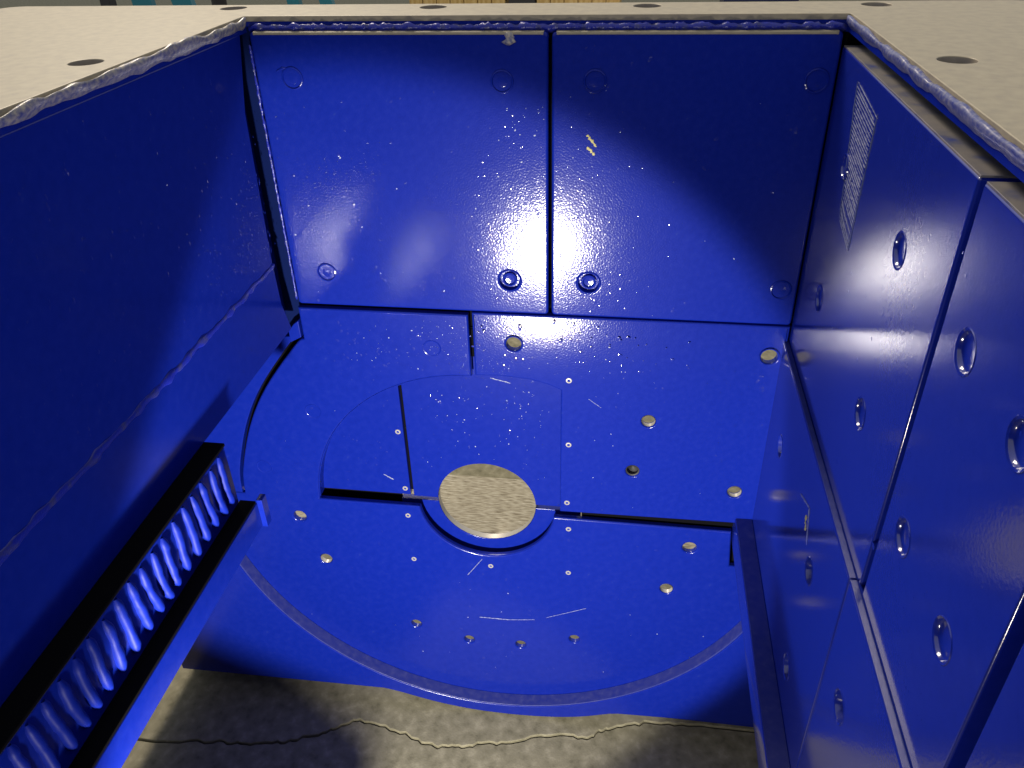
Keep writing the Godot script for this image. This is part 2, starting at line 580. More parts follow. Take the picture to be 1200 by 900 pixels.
func build_floor() -> void:
	var f := Node3D.new()
	f.name = "floor"
	f.set_meta("kind", "structure")
	f.set_meta("label", "cracked tan concrete workshop floor under the blue housing")
	add_child(f)
	f.position = Vector3(0, FLOOR, 0)
	var crack := pts([[-0.664, 0.162], [-0.523, 0.149], [-0.441, 0.142], [-0.371, 0.126], [-0.316, 0.103], [-0.26, 0.068], [-0.165, 0.088], [-0.103, 0.105], [-0.047, 0.098], [0.018, 0.081], [0.099, 0.056], [0.177, 0.051], [0.216, 0.027], [0.291, 0.004], [0.403, -0.001]])
	var fine := PackedVector2Array()
	var nz := FastNoiseLite.new()
	nz.seed = 4
	nz.frequency = 30.0
	for i in crack.size() - 1:
		for k in 9:
			var p := crack[i].lerp(crack[i + 1], k / 9.0)
			fine.append(Vector2(p.x, -(p.y + 0.006 * nz.get_noise_1d(p.x) + rng.randf_range(-0.0028, 0.0028))))
	fine.append(Vector2(0.403, 0.001))
	var far := PackedVector2Array([Vector2(-40, -0.2)])
	far.append_array(fine)
	far.append_array(pts([[40, 0.011], [40, 0.0115], [-40, 0.0115]]))
	plate("floor_slab", f, M.concrete, rect(-40, 0.012, 40, 60), [], 0.08, 0.0005, top_face(FLOOR))
	plate("floor_slab", f, M.concrete, far, [], 0.08, 0.002, top_face(FLOOR))
	var near := PackedVector2Array([Vector2(-40, -0.2025)])
	for p in fine:
		near.append(p - Vector2(0, 0.003))
	near.append_array(pts([[40, 0.008], [40, -40], [-40, -40]]))
	plate("floor_slab", f, M.concrete, near, [], 0.08, 0.001, top_face(FLOOR - 0.0035))

func bolt(parent: Node3D, xf: Transform3D, at: Vector2, kind: String, mat_: Material) -> void:
	var p: PackedVector2Array
	match kind:
		"flush":    # painted-over head with a raised rim
			p = pts([[0.0142, -0.0008], [0.0134, 0.0013], [0.0121, 0.0017], [0.0111, 0.0005], [0.0106, -0.0014], [0.0098, -0.0006], [0.006, 0.0001], [0.0, 0.0002]])
		"faint":
			p = pts([[0.0140, -0.0004], [0.0131, 0.0005], [0.0122, 0.0004], [0.0112, -0.0001]])
		"sunk":     # socket head set back in its hole
			p = pts([[0.0165, -0.0005], [0.0155, 0.0007], [0.0142, 0.0002], [0.0128, -0.006], [0.0105, -0.006], [0.0098, -0.0025], [0.0078, -0.002], [0.0062, -0.0045], [0.0, -0.005]])
		"deep":     # head set far back
			p = pts([[0.0168, -0.0004], [0.0158, 0.0006], [0.0142, -0.0002], [0.0132, -0.006], [0.012, -0.0105], [0.006, -0.0115], [0.0, -0.012]])
		_:          # shallow dish
			p = pts([[0.0168, -0.0004], [0.0158, 0.0006], [0.0142, -0.0002], [0.0134, -0.0022], [0.0122, -0.0034], [0.006, -0.0038], [0.0, -0.004]])
	if not M.has("bolt_" + kind):
		M["bolt_" + kind] = lathe_mesh(p, 26)
	put("bolt_head", M["bolt_" + kind], mat_, parent, xf * Transform3D(Basis(Vector3(0, 0, 1), rng.randf() * PI2), Vector3(at.x, at.y, 0)))

func hole_plug(parent: Node3D, at: Vector3) -> void:  # bright steel plug standing in for a small drilled hole
	if not M.has("hole_plug"):
		M.hole_plug = lathe_mesh(pts([[0.0046, 0.0001], [0.0039, 0.001], [0.0026, 0.0011], [0.0019, -0.0004], [0.0, -0.0018]]), 14)
	put("hole_plug", M.hole_plug, M.steel, parent, Transform3D(Basis(Vector3(0, 0, 1), rng.randf() * PI2), at))

func sleeve(parent: Node3D, h: Array) -> void:
	put("hole_sleeve", lathe_mesh(pts([[h[2] - 0.0004, -0.0088], [h[2] - 0.0004, -0.0012]]), 22), M.steel, parent, Transform3D(Basis.IDENTITY, Vector3(h[0], h[1], 0)))

func bolt_hole(kind: String) -> float:
	return 0.0 if kind == "flush" or kind == "faint" else 0.0142

func build_housing() -> void:
	housing = thing("machine_housing", "blue painted steel machine housing, open on top, with bolted plates and round shaft opening", "machine", Vector3(0, FLOOR, 0.5))
	var H := housing
	# ---- end wall, upper pair of plates
	var up := [[-0.259, 0.0995, [[-0.213, 0.652, "flush"], [0.045, 0.650, "flush"], [-0.209, 0.395, "flush"], [0.047, 0.393, "sunk"]]],
		[0.1035, 0.4205, [[0.154, 0.651, "flush"], [0.4, 0.653, "flush"], [0.153, 0.394, "sunk"], [0.4, 0.395, "flush"]]]]
	for u in up:
		var holes: Array = []
		for b in u[2]:
			if bolt_hole(b[2]) > 0.0:
				holes.append(circle(Vector2(b[0], b[1]), bolt_hole(b[2])))
		var pl := plate("end_plate", H, M.enamel, rect(u[0], 0.3435, u[1], 0.704, 0.005), holes, 0.014, 0.0035, back_face(0))
		plate("pale_top", pl, M.deck, rect(u[0] + 0.005, 0.7003, u[1] - 0.005, 0.7047, 0.0005), [], 0.013, 0.003, back_face(0.0006), "tan top edge of the plate, coloured as a bright reflection")  # tan cap paints the bright reflection along the top edge
		for b in u[2]:
			bolt(pl, back_face(0), Vector2(b[0], b[1]), b[2], M.enamel)
	# ---- lower left plate, with the shaft recess cut out of it
	var big := spline(pts([[-0.420, -0.024], [-0.4126, 0.028], [-0.3815, 0.118], [-0.340, 0.194], [-0.278, 0.2735], [-0.262, 0.286]]), 5)
	var ll := pts([[-0.262, 0.3375], [-0.0135, 0.3375], [-0.0135, 0.236]])
	ll.append_array(arc(Vector2(-0.02, -0.03), 0.266, 90, 178.6, 22))
	ll.append(Vector2(-0.286, -0.0236))
	var O := Vector2(0, -0.01)
	ll.append(Vector2(-0.114, -0.024))
	ll.append_array(arc(Vector2(-0.003, -0.010), 0.112, 187.2, 352.8, 26))
	ll.append_array(pts([[0.108, -0.0245], [0.388, -0.0262], [0.394, -0.10], [0.470, -0.101]]))
	ll.append_array(arc(O, 0.4885, -11, -178.3, 60))
	ll.append_array(big)
	var lh: Array = []
	for h in [[0.327, -0.067, 0.0108], [0.298, -0.164, 0.0105], [-0.329, -0.067, 0.0108], [-0.297, -0.164, 0.0105], [0.048, -0.341, 0.0092], [-0.048, -0.341, 0.0092], [0.146, -0.312, 0.0092], [-0.146, -0.312, 0.0092]]:
		lh.append(circle(Vector2(h[0], h[1]), h[2], 20))
	var llp := plate("end_plate", H, M.smooth, ll, lh, 0.009, 0.0034, back_face(0), "large lower plate with a curved edge and drilled holes")
	for h in [[0.298, -0.164, 0.0105], [-0.297, -0.164, 0.0105]]:
		sleeve(llp, h)
	for h in [[-0.136, -0.045], [-0.135, -0.145], [0.0, -0.146], [0.132, -0.047], [0.133, -0.146]]:
		hole_plug(llp, Vector3(h[0], h[1], 0))
	for b in [[-0.069, 0.281], [-0.268, 0.156], [-0.372, 0.037]]:
		bolt(llp, back_face(0), Vector2(b[0], b[1]), "faint", M.enamel)
	# ---- lower right plate
	var rp := pts([[-0.008, 0.3418], [0.4205, 0.3418], [0.4205, -0.007], [0.1175, -0.011], [0.1175, 0.221], [0.098, 0.2295], [0.071, 0.2365], [0.03, 0.2395], [-0.008, 0.2385]])
	var rh: Array = []
	for h in [[0.050, 0.294, 0.0108], [0.400, 0.294, 0.0108], [0.246, 0.176, 0.0102], [0.228, 0.082, 0.0102], [0.383, 0.055, 0.0105]]:
		rh.append(circle(Vector2(h[0], h[1]), h[2], 18 if h[2] > 0.006 else 12))
	# its top edge is rolled back a little
	var rpl := put("end_plate", plate_mesh(rp, rh, 0.011, 0.003, true, Vector3(0.235, 0.085, 0.078)), M.enamel, H, back_face(0.0002))
	for h in [[0.246, 0.176, 0.0102], [0.383, 0.055, 0.0105]]:
		sleeve(rpl, h)
	for h in [[0.129, 0.239], [0.130, 0.124], [0.129, 0.009]]:
		hole_plug(rpl, Vector3(h[0], h[1], 0))
	# the one hole that is not drilled through has a thread in it
	put("threaded_insert", lathe_mesh(pts([[0.0118, -0.0135], [0.0105, -0.002], [0.0085, -0.003], [0.0095, -0.0045], [0.0085, -0.006], [0.0095, -0.0075], [0.0085, -0.009], [0.0, -0.0125]])), M.black, rpl, Transform3D(Basis.IDENTITY, Vector3(0.228, 0.082, 0)))
	# ---- recessed pieces round the shaft
	var sc := Vector2(-0.005, -0.0205)
	var cp := pts([[0.145, -0.0165], [0.145, 0.262], [-0.1275, 0.262], [-0.1275, -0.0165]])
	cp.append_array(arc(sc, 0.0815, 177.2, 2.8, 26))
	plate("shaft_plate", H, M.smooth, cp, [], 0.01, 0.001, back_face(-0.018))
	var lpl := plate("shaft_plate", H, M.smooth, pts([[-0.1335, 0.262], [-0.315, 0.262], [-0.315, -0.0165], [-0.1335, -0.0165]]), [], 0.01, 0.0012, back_face(-0.0203))
	hole_plug(lpl, Vector3(-0.1425, 0.112, -0.0203))
	hole_plug(lpl, Vector3(-0.1420, -0.004, -0.0203))
	hole_plug(lpl, Vector3(-0.003, 0.2335, -0.0175))
	var rg := pts([[0.150, -0.026], [0.150, -0.135], [-0.150, -0.135], [-0.150, -0.026]])
	rg.append_array(arc(sc, 0.0815, 183.9, 356.1, 26))
	plate("shaft_ring", H, M.smooth, rg, [circle(Vector2(-0.143, -0.062), 0.0065, 12), circle(Vector2(0.131, -0.062), 0.0065, 12)], 0.012, 0.0012, back_face(-0.0205))
	var re := arc(Vector2(-0.02, -0.03), 0.2663, 91.5, 177.5, 26)
	re.append_array(arc(Vector2(-0.02, -0.03), 0.2645, 177.5, 91.5, 26))
	plate("recess_edge", H, M.smooth, re, [], 0.0185, 0.0006, back_face(-0.0016))
	put("shaft_sleeve", lathe_mesh(pts([[0.0812, -0.0322], [0.0812, -0.0212]]), 40), M.steel, H, Transform3D(Basis.IDENTITY, Vector3(sc.x, sc.y, 0)))
	# strips that close the joints from behind, black to paint the shade in the gaps
	plate("backing_plate", H, M.shade_black, rect(-0.30, 0.312, 0.45, 0.712), [circle(Vector2(0.05, 0.290), 0.024), circle(Vector2(0.4, 0.290), 0.024)] if false else [], 0.008, 0.0, back_face(-0.0165))
	plate("joint_strip", H, M.shade_black, rect(-0.034, 0.262, 0.012, 0.311), [], 0.008, 0.0, back_face(-0.0145))
	plate("joint_strip", H, M.shade_black, rect(0.377, -0.125, 0.45, -0.045), [], 0.006, 0.0, back_face(-0.0134))
	plate("joint_strip", H, M.shade_black, rect(-0.15, -0.012, -0.11, 0.262), [], 0.006, 0.0, back_face(-0.0285))
	plate("joint_strip", H, M.shade_black, rect(0.152, -0.044, 0.45, 0.010), [], 0.006, 0.0, back_face(-0.0134))
	plate("joint_strip", H, M.shade_black, rect(-0.31, -0.05, -0.152, -0.0175), [circle(Vector2(-0.329, -0.067), 0.02)] if false else [], 0.006, 0.0, back_face(-0.0275))
	var js := PackedVector2Array()
	for p in big:
		js.append(p + Vector2(0.02, -0.012))
	for i in range(big.size() - 1, -1, -1):
		js.append(big[i] + Vector2(-0.028, 0.018))
	plate("joint_strip", H, M.shade_black, js, [], 0.006, 0.0, back_face(-0.0165))
	# ---- outer end wall, upper half (left of the curved joint)
	var uo := PackedVector2Array()
	for i in big.size():
		var k := float(i) / (big.size() - 1)
		uo.append(big[i] + Vector2(-0.0035 - 0.004 * k, 0.001 + 0.003 * k))
	uo.append_array(pts([[-0.292, 0.288], [-0.300, 0.40], [-0.64, 0.40], [-0.64, -0.024]]))
	plate("outer_end_plate", H, M.smooth, uo, [], 0.014, 0.002, back_face(0.0))
	# ---- outer end wall, lower half: stands 25 mm proud, its round cut-out forms the rim
	var lo := arc(O, 0.4795, -180 + 5, -5, 80)
	lo.append_array(pts([[0.60, -0.05], [0.60, -0.468], [0.473, -0.468], [0.234, -0.478]]))
	lo.append_array(spline(pts([[0.215, -0.4815], [0.16, -0.500], [0.097, -0.511], [0.03, -0.515], [-0.036, -0.5135], [-0.09, -0.507], [-0.136, -0.4975], [-0.185, -0.484], [-0.219, -0.477]]), 4))
	lo.append_array(pts([[-0.629, -0.485], [-0.64, -0.485], [-0.64, -0.05]]))
	plate("outer_end_plate", H, M.smooth, lo, [], 0.0245, 0.002, back_face(0.025))
	var rim := arc(O, 0.4792, -180 + 5.5, -5.5, 80)
	rim.append_array(arc(O, 0.4768, -5.5, -180 + 5.5, 80))
	plate("rim_edge", H, M.dull_blue, rim, [], 0.0232, 0.0006, back_face(0.0240), "dull grey-blue inner edge of the round rim")
	# ---- left wall: upper and lower sheet with a weld between them
	plate("side_sheet", H, M.smooth, pts([[-0.006, 0.703], [-0.032, 0.618], [-0.040, 0.4215], [-1.15, 0.4215], [-1.15, 0.703]]), [], 0.012, 0.0015, left_face(-0.2664))
	plate("side_sheet", H, M.smooth, pts([[-0.040, 0.4185], [-0.0375, 0.363], [-0.028, 0.335], [-0.021, 0.315], [-1.15, 0.315], [-1.15, 0.4185]]), [], 0.012, 0.0015, left_face(-0.2660))
	put("weld_bead", bead_mesh(line3(Vector3(-0.2668, 0.4195, 0.035), Vector3(-0.2668, 0.421, 1.12), 220), Vector3(0, 1, 0), Vector3(1, 0, 0), 0.0045, 0.0017, 0.6, 0.03, 3), M.weld, H)
	# corner behind the left wall, and the weld down the edge of the upper plate
	plate("corner_post", H, M.smooth, rect(-0.02, 0.30, 0.06, 0.71), [], 0.006, 0.0, left_face(-0.2868))
	put("weld_bead", bead_mesh(line3(Vector3(-0.2605, 0.35, -0.001), Vector3(-0.2605, 0.69, -0.001), 130), Vector3(1, 0, 0), Vector3(0, 0, 1), 0.0017, 0.0018, 0.6, 0.006, 9, 8), M.weld, H)
	plate("corner_shade_plate", H, M.corner_shade, rect(-0.30, 0.296, -0.2585, 0.708), [], 0.004, 0.0, back_face(-0.0115))  # dark plate standing for the shaded wedge beside the left wall
	put("gusset", plate_mesh(pts([[-0.281, 0.281], [-0.263, 0.2905], [-0.263, 0.318], [-0.271, 0.312], [-0.281, 0.300]]), [], 0.012, 0.0012), M.smooth, H, back_face(0.004))
	# ---- ledge under the left wall: toothed bar, black strips painting its shaded tops, support bar
	var tb := plate("toothed_bar", H, M.smooth, rect(-0.276, 0.227, -0.243, 0.3105, 0.0015), [], 0.83, 0.001, back_face(1.125))
	tb.set_meta("label", "blue bar with a row of upright weld ridges")
	var z0 := 0.313
	for i in 18:
		var z := 0.312 + 0.02115 * i + rng.randf_range(-0.0012, 0.0012)
		var h0 := 0.3085 + rng.randf_range(-0.003, 0.001)
		var h1 := 0.2405 + rng.randf_range(-0.002, 0.002)
		var path := PackedVector3Array()
		for k in 15:
			var f := k / 14.0
			path.append(Vector3(-0.2435 + 0.003 * f * f, lerpf(h0, h1, f), z + 0.0035 * sin(f * 3.0 + i) * f))
		put("weld_ridge", bead_mesh(path, Vector3(0, 0, 1), Vector3(1, 0, 0), 0.005, 0.0058, 0.2, 0.02, 100 + i, 10), M.ridge, tb)
	plate("shade_strip", H, M.shade_black, rect(-0.285, 0.3108, -0.2425, 0.3149, 0.001), [], 0.832, 0.0008, back_face(1.125))
	plate("support_bar", H, M.smooth, rect(-0.30, 0.187, -0.223, 0.2245, 0.0015), [], 0.835, 0.001, back_face(1.125))
	plate("shade_strip", H, M.shade_black, rect(-0.2435, 0.2247, -0.2235, 0.2282, 0.001), [], 0.834, 0.0008, back_face(1.125))
	plate("bar_clip", H, M.smooth, rect(-0.224, 0.186, -0.2165, 0.2285, 0.001), [], 0.012, 0.001, back_face(0.2895))
	# ---- right wall: upper liners with pale tops, lower liners standing 9 mm proud
	var panels := [[-0.004, 0.437, [[0.327, 0.591, "dish"], [0.331, 0.432, "dish"], [0.108, 0.438, "dish"], [0.108, 0.591, "flush"]]],
		[0.4465, 0.642, [[0.493, 0.592, "dish"], [0.488, 0.426, "dish"], [0.588, 0.589, "dish"], [0.587, 0.427, "dish"]]],
		[0.657, 1.12, [[0.76, 0.59, "dish"], [0.76, 0.43, "dish"]]]]
	for p in panels:
		var holes: Array = []
		for b in p[2]:
			if bolt_hole(b[2]) > 0.0:
				holes.append(circle(Vector2(b[0], b[1]), bolt_hole(b[2])))
		var pl := plate("side_liner", H, M.gloss, rect(p[0], 0.3195, p[1], 0.6885, 0.002), holes, 0.031, 0.0022, right_face(0.422))
		for b in p[2]:
			bolt(pl, right_face(0.422), Vector2(b[0], b[1]), b[2], M.gloss)
		put("pale_top", plate_mesh(rect(0.4232, -p[1] + 0.001, 0.452, -p[0] - 0.001), [], 0.002, 0.0004), M.liner_top, pl, top_face(0.6897), "pale mottled top edge of the liner")
	var low := [[-0.012, 0.4275, [[0.315, 0.213, "deep"], [0.317, 0.057, "deep"], [0.086, 0.209, "deep"]]], [0.4283, 0.66, [[0.484, 0.213, "deep"], [0.484, 0.057, "deep"]]], [0.662, 1.12, []]]
	for p in low:
		var holes: Array = []
		for b in p[2]:
			holes.append(circle(Vector2(b[0], b[1]), 0.0142))
		plate("liner_edge", H, M.dull_blue, rect(0.4162, -p[1] + 0.0008, 0.4218, -p[0] - 0.0008), [], 0.001, 0.0003, top_face(0.3184), "dull top edge of the lower liner")
		var pl := plate("side_liner", H, M.gloss, rect(p[0], 0.0045, p[1], 0.3172, 0.001), holes, 0.03, 0.0025, right_face(0.4155))
		for b in p[2]:
			bolt(pl, right_face(0.4155), Vector2(b[0], b[1]), b[2], M.gloss)
	plate("support_rail", H, M.gloss, rect(0.390, -0.045, 0.452, 0.0022, 0.0015), [], 1.13, 0.001, back_face(1.12))
	plate("rail_top", H, M.dull_blue, rect(0.3915, 0.0026, 0.415, 0.0036), [], 1.12, 0.0003, back_face(1.12), "dull grey top of the support rail")
	# packing behind the liners, below the deck
	plate("packing_strip", H, M.liner_top, rect(0.4545, -1.12, 0.52, 0.004), [], 0.01, 0.0, top_face(0.672))
	# ---- deck
	var dh: Array = []
	for x in [-0.309, -0.05, 0.209, 0.467]:
		dh.append(circle(Vector2(x, 0.078), 0.0165))
	for z in [0.253, 0.585, 0.9]:
		dh.append(circle(Vector2(-0.304, -z), 0.0155))
		dh.append(circle(Vector2(0.462, -z + 0.022), 0.0155))
	var opening := rect(-0.2668, -1.15, 0.427, 0.0135, 0.004)
	plate("deck_plate", H, M.deck, rect(-0.645, -1.35, 0.645, 0.105, 0.03), [opening] + dh, 0.006, 0.001, top_face(0.72), "deck plate coloured tan for a bright reflection, bolt holes round the opening")
	var opening2 := rect(-0.2668, -1.15, 0.427, 0.0135, 0.004)
	plate("deck_frame", H, M.smooth, rect(-0.643, -1.348, 0.643, 0.103, 0.03), [opening2], 0.012, 0.0, top_face(0.7138))
	put("weld_bead", bead_mesh(line3(Vector3(-0.262, 0.7065, -0.0105), Vector3(0.424, 0.7065, -0.0105), 200), Vector3(0, 0.7, 0.7), Vector3(0, -0.7, 0.7), 0.006, 0.0042, 0.5, 0.011, 15), M.weld, H)
	put("weld_bead", bead_mesh(line3(Vector3(-0.2675, 0.711, -0.01), Vector3(-0.2675, 0.711, 1.14), 330), Vector3(0.6, 0.8, 0), Vector3(-0.8, 0.6, 0), 0.0085, 0.0034, 0.7, 0.07, 18, 12), M.deck_weld, H, Transform3D.IDENTITY, "lumpy silvery weld along the deck edge")
	put("weld_bead", bead_mesh(line3(Vector3(0.4275, 0.7115, -0.012), Vector3(0.4275, 0.7115, 1.14), 300), Vector3(-0.6, 0.8, 0), Vector3(0.8, 0.6, 0), 0.0075, 0.0038, 0.4, 0.06, 22, 12), M.blue_weld, H)
	# ---- outer shell that closes the housing round the chamber
	plate("shell_wall", H, M.smooth, rect(-1.15, -0.462, 0.03, 0.70), [], 0.01, 0.0, left_face(-0.640))
	plate("shell_wall", H, M.smooth, rect(-0.03, FLOOR + 0.002, 1.15, 0.70), [], 0.01, 0.0, right_face(0.60))
	plate("shell_wall", H, M.smooth, rect(-0.65, FLOOR + 0.002, 0.61, 0.70), [], 0.01, 0.0, back_face(1.165))
	plate("added_skirt", H, M.smooth, rect(-0.64, FLOOR + 0.001, 0.60, -0.44), [], 0.02, 0.001, back_face(-0.006))  # unseen skirt added to keep outside light off the inner floor
	plate("lamp_blocker", H, M.smooth, pts([[-0.088, FLOOR + 0.002], [-0.088, -0.18], [-0.196, -0.125], [-0.638, 0.10], [-0.638, FLOOR + 0.002]]), [], 0.006, 0.001, back_face(0.7))  # unseen plate added and cut to shadow the lower left from the lamp
	# ---- small marks
	marks()

func marks() -> void:
	var H := housing
	# paint nibs: drops and grit set in the enamel
	var st := start()
	var u := Vector3(1, 0, 0)
	var v := Vector3(0, 1, 0)
	var w := Vector3(0, 0, 1)
	var clusters := [[-0.173, 0.272, 0.036, 0.024, 90], [-0.05, 0.297, 0.034, 0.016, 60], [0.225, 0.213, 0.032, 0.014, 55], [0.161, 0.112, 0.022, 0.04, 60], [0.118, 0.5, 0.05, 0.08, 45], [0.06, 0.47, 0.03, 0.07, 30], [-0.177, 0.469, 0.05, 0.07, 40],
		[0.2, 0.38, 0.08, 0.03, 30], [0.16, 0.27, 0.06, 0.03, 50], [0.06, 0.60, 0.014, 0.02, 14]]
	for c in clusters:
		for i in c[4]:
			var p := Vector2(c[0] + rng.randfn() * c[2], c[1] + rng.randfn() * c[3])
			if not plain_spot(p):
				continue
			var r := 0.0009 + 0.0019 * pow(rng.randf(), 2.5)
			nib(st, Vector3(p.x, p.y, 0), u, v, w, r, r * rng.randf_range(0.05, 0.15), rng.randf_range(1.0, 1.8), rng.randf() * PI)
	for i in 430:
		var p := Vector2(rng.randf_range(-0.40, 0.41), rng.randf_range(-0.44, 0.69))
		if not plain_spot(p):
			continue
		var r := 0.0009 + 0.0019 * pow(rng.randf(), 2.5)
		nib(st, Vector3(p.x, p.y, 0), u, v, w, r, r * rng.randf_range(0.05, 0.15), rng.randf_range(1.0, 2.2), rng.randf() * PI)
	for i in 140:
		var p := Vector2(rng.randf_range(-0.27, 0.10), rng.randf_range(0.0, 0.2))
		if Vector2(p.x + 0.02, p.y + 0.03).length() > 0.25 or p.distance_to(Vector2(-0.005, -0.02)) < 0.09 or absf(p.x + 0.13) < 0.008:
			continue
		var r := 0.0009 + 0.0015 * pow(rng.randf(), 3.0)
		nib(st, Vector3(p.x, p.y, -0.018 if p.x > -0.13 else -0.0203), u, v, w, r, r * 0.17, 1.2, rng.randf() * PI)
	var o := put("paint_nibs", st.commit(), M.drop, H)
	o.set_meta("kind", "stuff")
	st = start()
	for i in 150:
		var p := Vector2(rng.randf_range(-0.40, 0.41), rng.randf_range(-0.44, 0.66))
		if i < 90:
			var c: Array = clusters[i % clusters.size()]
			p = Vector2(c[0] + rng.randfn() * c[2], c[1] + rng.randfn() * c[3])
		if not plain_spot(p):
			continue
		var r := 0.0003 + 0.0007 * pow(rng.randf(), 3.0)
		nib(st, Vector3(p.x, p.y, 0.0001), u, v, w, r, r * 0.3, rng.randf_range(1.0, 2.0), rng.randf() * PI)
	for i in 60:
		var p := Vector2(rng.randf_range(-0.1, 0.11), rng.randf_range(0.03, 0.21))
		if p.distance_to(Vector2(-0.005, -0.02)) < 0.09 or Vector2(p.x + 0.02, p.y + 0.03).length() > 0.25:
			continue
		var r := 0.0003 + 0.0006 * pow(rng.randf(), 3.0)
		nib(st, Vector3(p.x, p.y, -0.0179), u, v, w, r, r * 0.3, 1.3, rng.randf() * PI)
	o = put("chips_and_glints", st.commit(), M.chip_glint, H)  # pale specks: paint chips plus glints put into the colour
	o.set_meta("kind", "stuff")
	# runs and grit on the left wall
	st = start()
	for i in 420:
		var z := rng.randf_range(0.02, 0.6)
		var y := rng.randf_range(0.44, 0.69)
		if rng.randf() < 0.5:
			z = absf(rng.randfn()) * 0.09 + 0.03
			y = 0.43 + absf(rng.randfn()) * 0.08
		var r := 0.0007 + 0.0009 * pow(rng.randf(), 3.0)
		nib(st, Vector3(-0.2664, clampf(y, 0.43, 0.69), z), Vector3(0, 1, 0), Vector3(0, 0, -1), Vector3(1, 0, 0), r, r * 0.2, rng.randf_range(1.0, 3.5), rng.randf_range(-0.4, 0.4))
	o = put("paint_nibs", st.commit(), M.drop, H)
	o.set_meta("kind", "stuff")
	# grit on the right wall
	st = start()
	for i in 70:
		var z := rng.randf_range(0.01, 0.62)
		var y := rng.randf_range(0.34, 0.67)
		var r := 0.001 + 0.002 * pow(rng.randf(), 3.0)
		nib(st, Vector3(0.422, y, z), Vector3(0, 0, 1), Vector3(0, 1, 0), Vector3(-1, 0, 0), r, r * 0.06, rng.randf_range(1.0, 2.0), rng.randf() * PI)
	o = put("paint_nibs", st.commit(), M.drop, H)
	o.set_meta("kind", "stuff")
	# scratches through the paint
	for s in [[0.014, 0.236, 0.044, 0.229, 0.0011], [-0.026, -0.277, 0.03, -0.2765, 0.0012], [0.03, -0.2765, 0.075, -0.270, 0.0007], [0.095, -0.262, 0.165, -0.229, 0.0006], [-0.014, -0.131, -0.042, -0.173, 0.0008], [0.158, 0.209, 0.177, 0.195, 0.0007]]:
		var path := line3(Vector3(s[0], s[1], 0.0001), Vector3(s[2], s[3], 0.0001), 24)
		put("scratch", bead_mesh(path, Vector3(s[1] - s[3], s[2] - s[0], 0).normalized(), w, s[4] * 0.65, 0.0003, 0.9, 0.004, rng.randi() % 900, 6), M.scratch, H)
	put("scratch", bead_mesh(line3(Vector3(-0.176, 0.023, -0.0202), Vector3(-0.160, 0.013, -0.0202), 16), Vector3(0.5, 0.86, 0), w, 0.0012, 0.0003, 0.6, 0.004, 8, 6), M.scratch, H)
	for s in [[0.146, 0.589, 0.158, 0.575], [0.147, 0.575, 0.156, 0.565]]:
		put("rub_mark", bead_mesh(line3(Vector3(s[0], s[1], 0), Vector3(s[2], s[3], 0), 18), Vector3(0.75, 0.65, 0), w, 0.0017, 0.0003, 0.9, 0.003, rng.randi() % 900, 6), M.yellow, H)
	# lump of spatter on the top edge of the upper plate
	put("weld_spatter", bead_mesh(line3(Vector3(0.055, 0.690, 0.0), Vector3(0.055, 0.704, -0.001), 8), u, w, 0.007, 0.0035, 0.5, 0.006, 12, 10), M.deck_weld, H)
	put("weld_spatter", bead_mesh(line3(Vector3(-0.232, 0.66, 0.0), Vector3(-0.219, 0.665, 0.0), 10), v, w, 0.0018, 0.0012, 0.5, 0.006, 13, 8), M.enamel, H)
	# adhesive strip left on the liner: slanting ridges
	var tape := start()
	for i in 34:
		var f := i / 33.0
		var za := lerpf(0.092, 0.128, f)
		var ya := lerpf(0.672, 0.540, f)
		var a := Vector3(0.4217, ya, za + rng.randf_range(-0.002, 0.002))
		var wide := lerpf(0.092, 0.055, f) * rng.randf_range(0.9, 1.02) * (1.0 if f < 0.8 or rng.randf() < 0.6 else 0.5)
		var b := a + Vector3(0, -0.012, wide)
		var m := bead_mesh(line3(a, b, 16), Vector3(0, 1, 0), Vector3(-1, 0, 0), 0.0005, 0.0005, 1.0, 0.005, 300 + i, 5)
		tape.append_from(m, 0, Transform3D.IDENTITY)
	for e in [[0.672, 0.090, 0.540, 0.126], [0.664, 0.184, 0.53, 0.182]]:
		tape.append_from(bead_mesh(line3(Vector3(0.4217, e[0], e[1]), Vector3(0.4217, e[2], e[3]), 40), Vector3(0, 0, 1), Vector3(-1, 0, 0), 0.0006, 0.0006, 1.0, 0.004, int(e[1] * 1000), 5), 0, Transform3D.IDENTITY)
	put("tape_residue", tape.commit(), M.tape, H, Transform3D.IDENTITY, "pale ridged strip of tape residue on the liner")
	# chips on the lower liner and rail
	for s in [[0.245, 0.225, 0.262, 0.268, 0.0014], [0.262, 0.268, 0.225, 0.287, 0.0012]]:
		put("scratch", bead_mesh(line3(Vector3(0.4153, s[0], s[1]), Vector3(0.4153, s[2], s[3]), 20), Vector3(0, 0.7, -0.7), Vector3(-1, 0, 0), s[4], 0.0005, 0.8, 0.005, rng.randi() % 900, 6), M.scratch, H)
	put("rub_mark", bead_mesh(line3(Vector3(0.4153, 0.246, 0.262), Vector3(0.4153, 0.232, 0.272), 14), Vector3(0, 0.7, 0.7), Vector3(-1, 0, 0), 0.003, 0.0006, 0.9, 0.003, 55, 7), M.yellow, H)
	for i in 5:
		var z := 0.07 + 0.022 * i + rng.randf_range(-0.006, 0.006)
		put("scratch", bead_mesh(line3(Vector3(0.4035 + rng.randf_range(0, 0.007), 0.0024, z), Vector3(0.405 + rng.randf_range(0, 0.005), 0.0024, z + rng.randf_range(0.015, 0.04)), 12), u, v, 0.0008, 0.0003, 0.8, 0.005, 400 + i, 6), M.scratch, H)

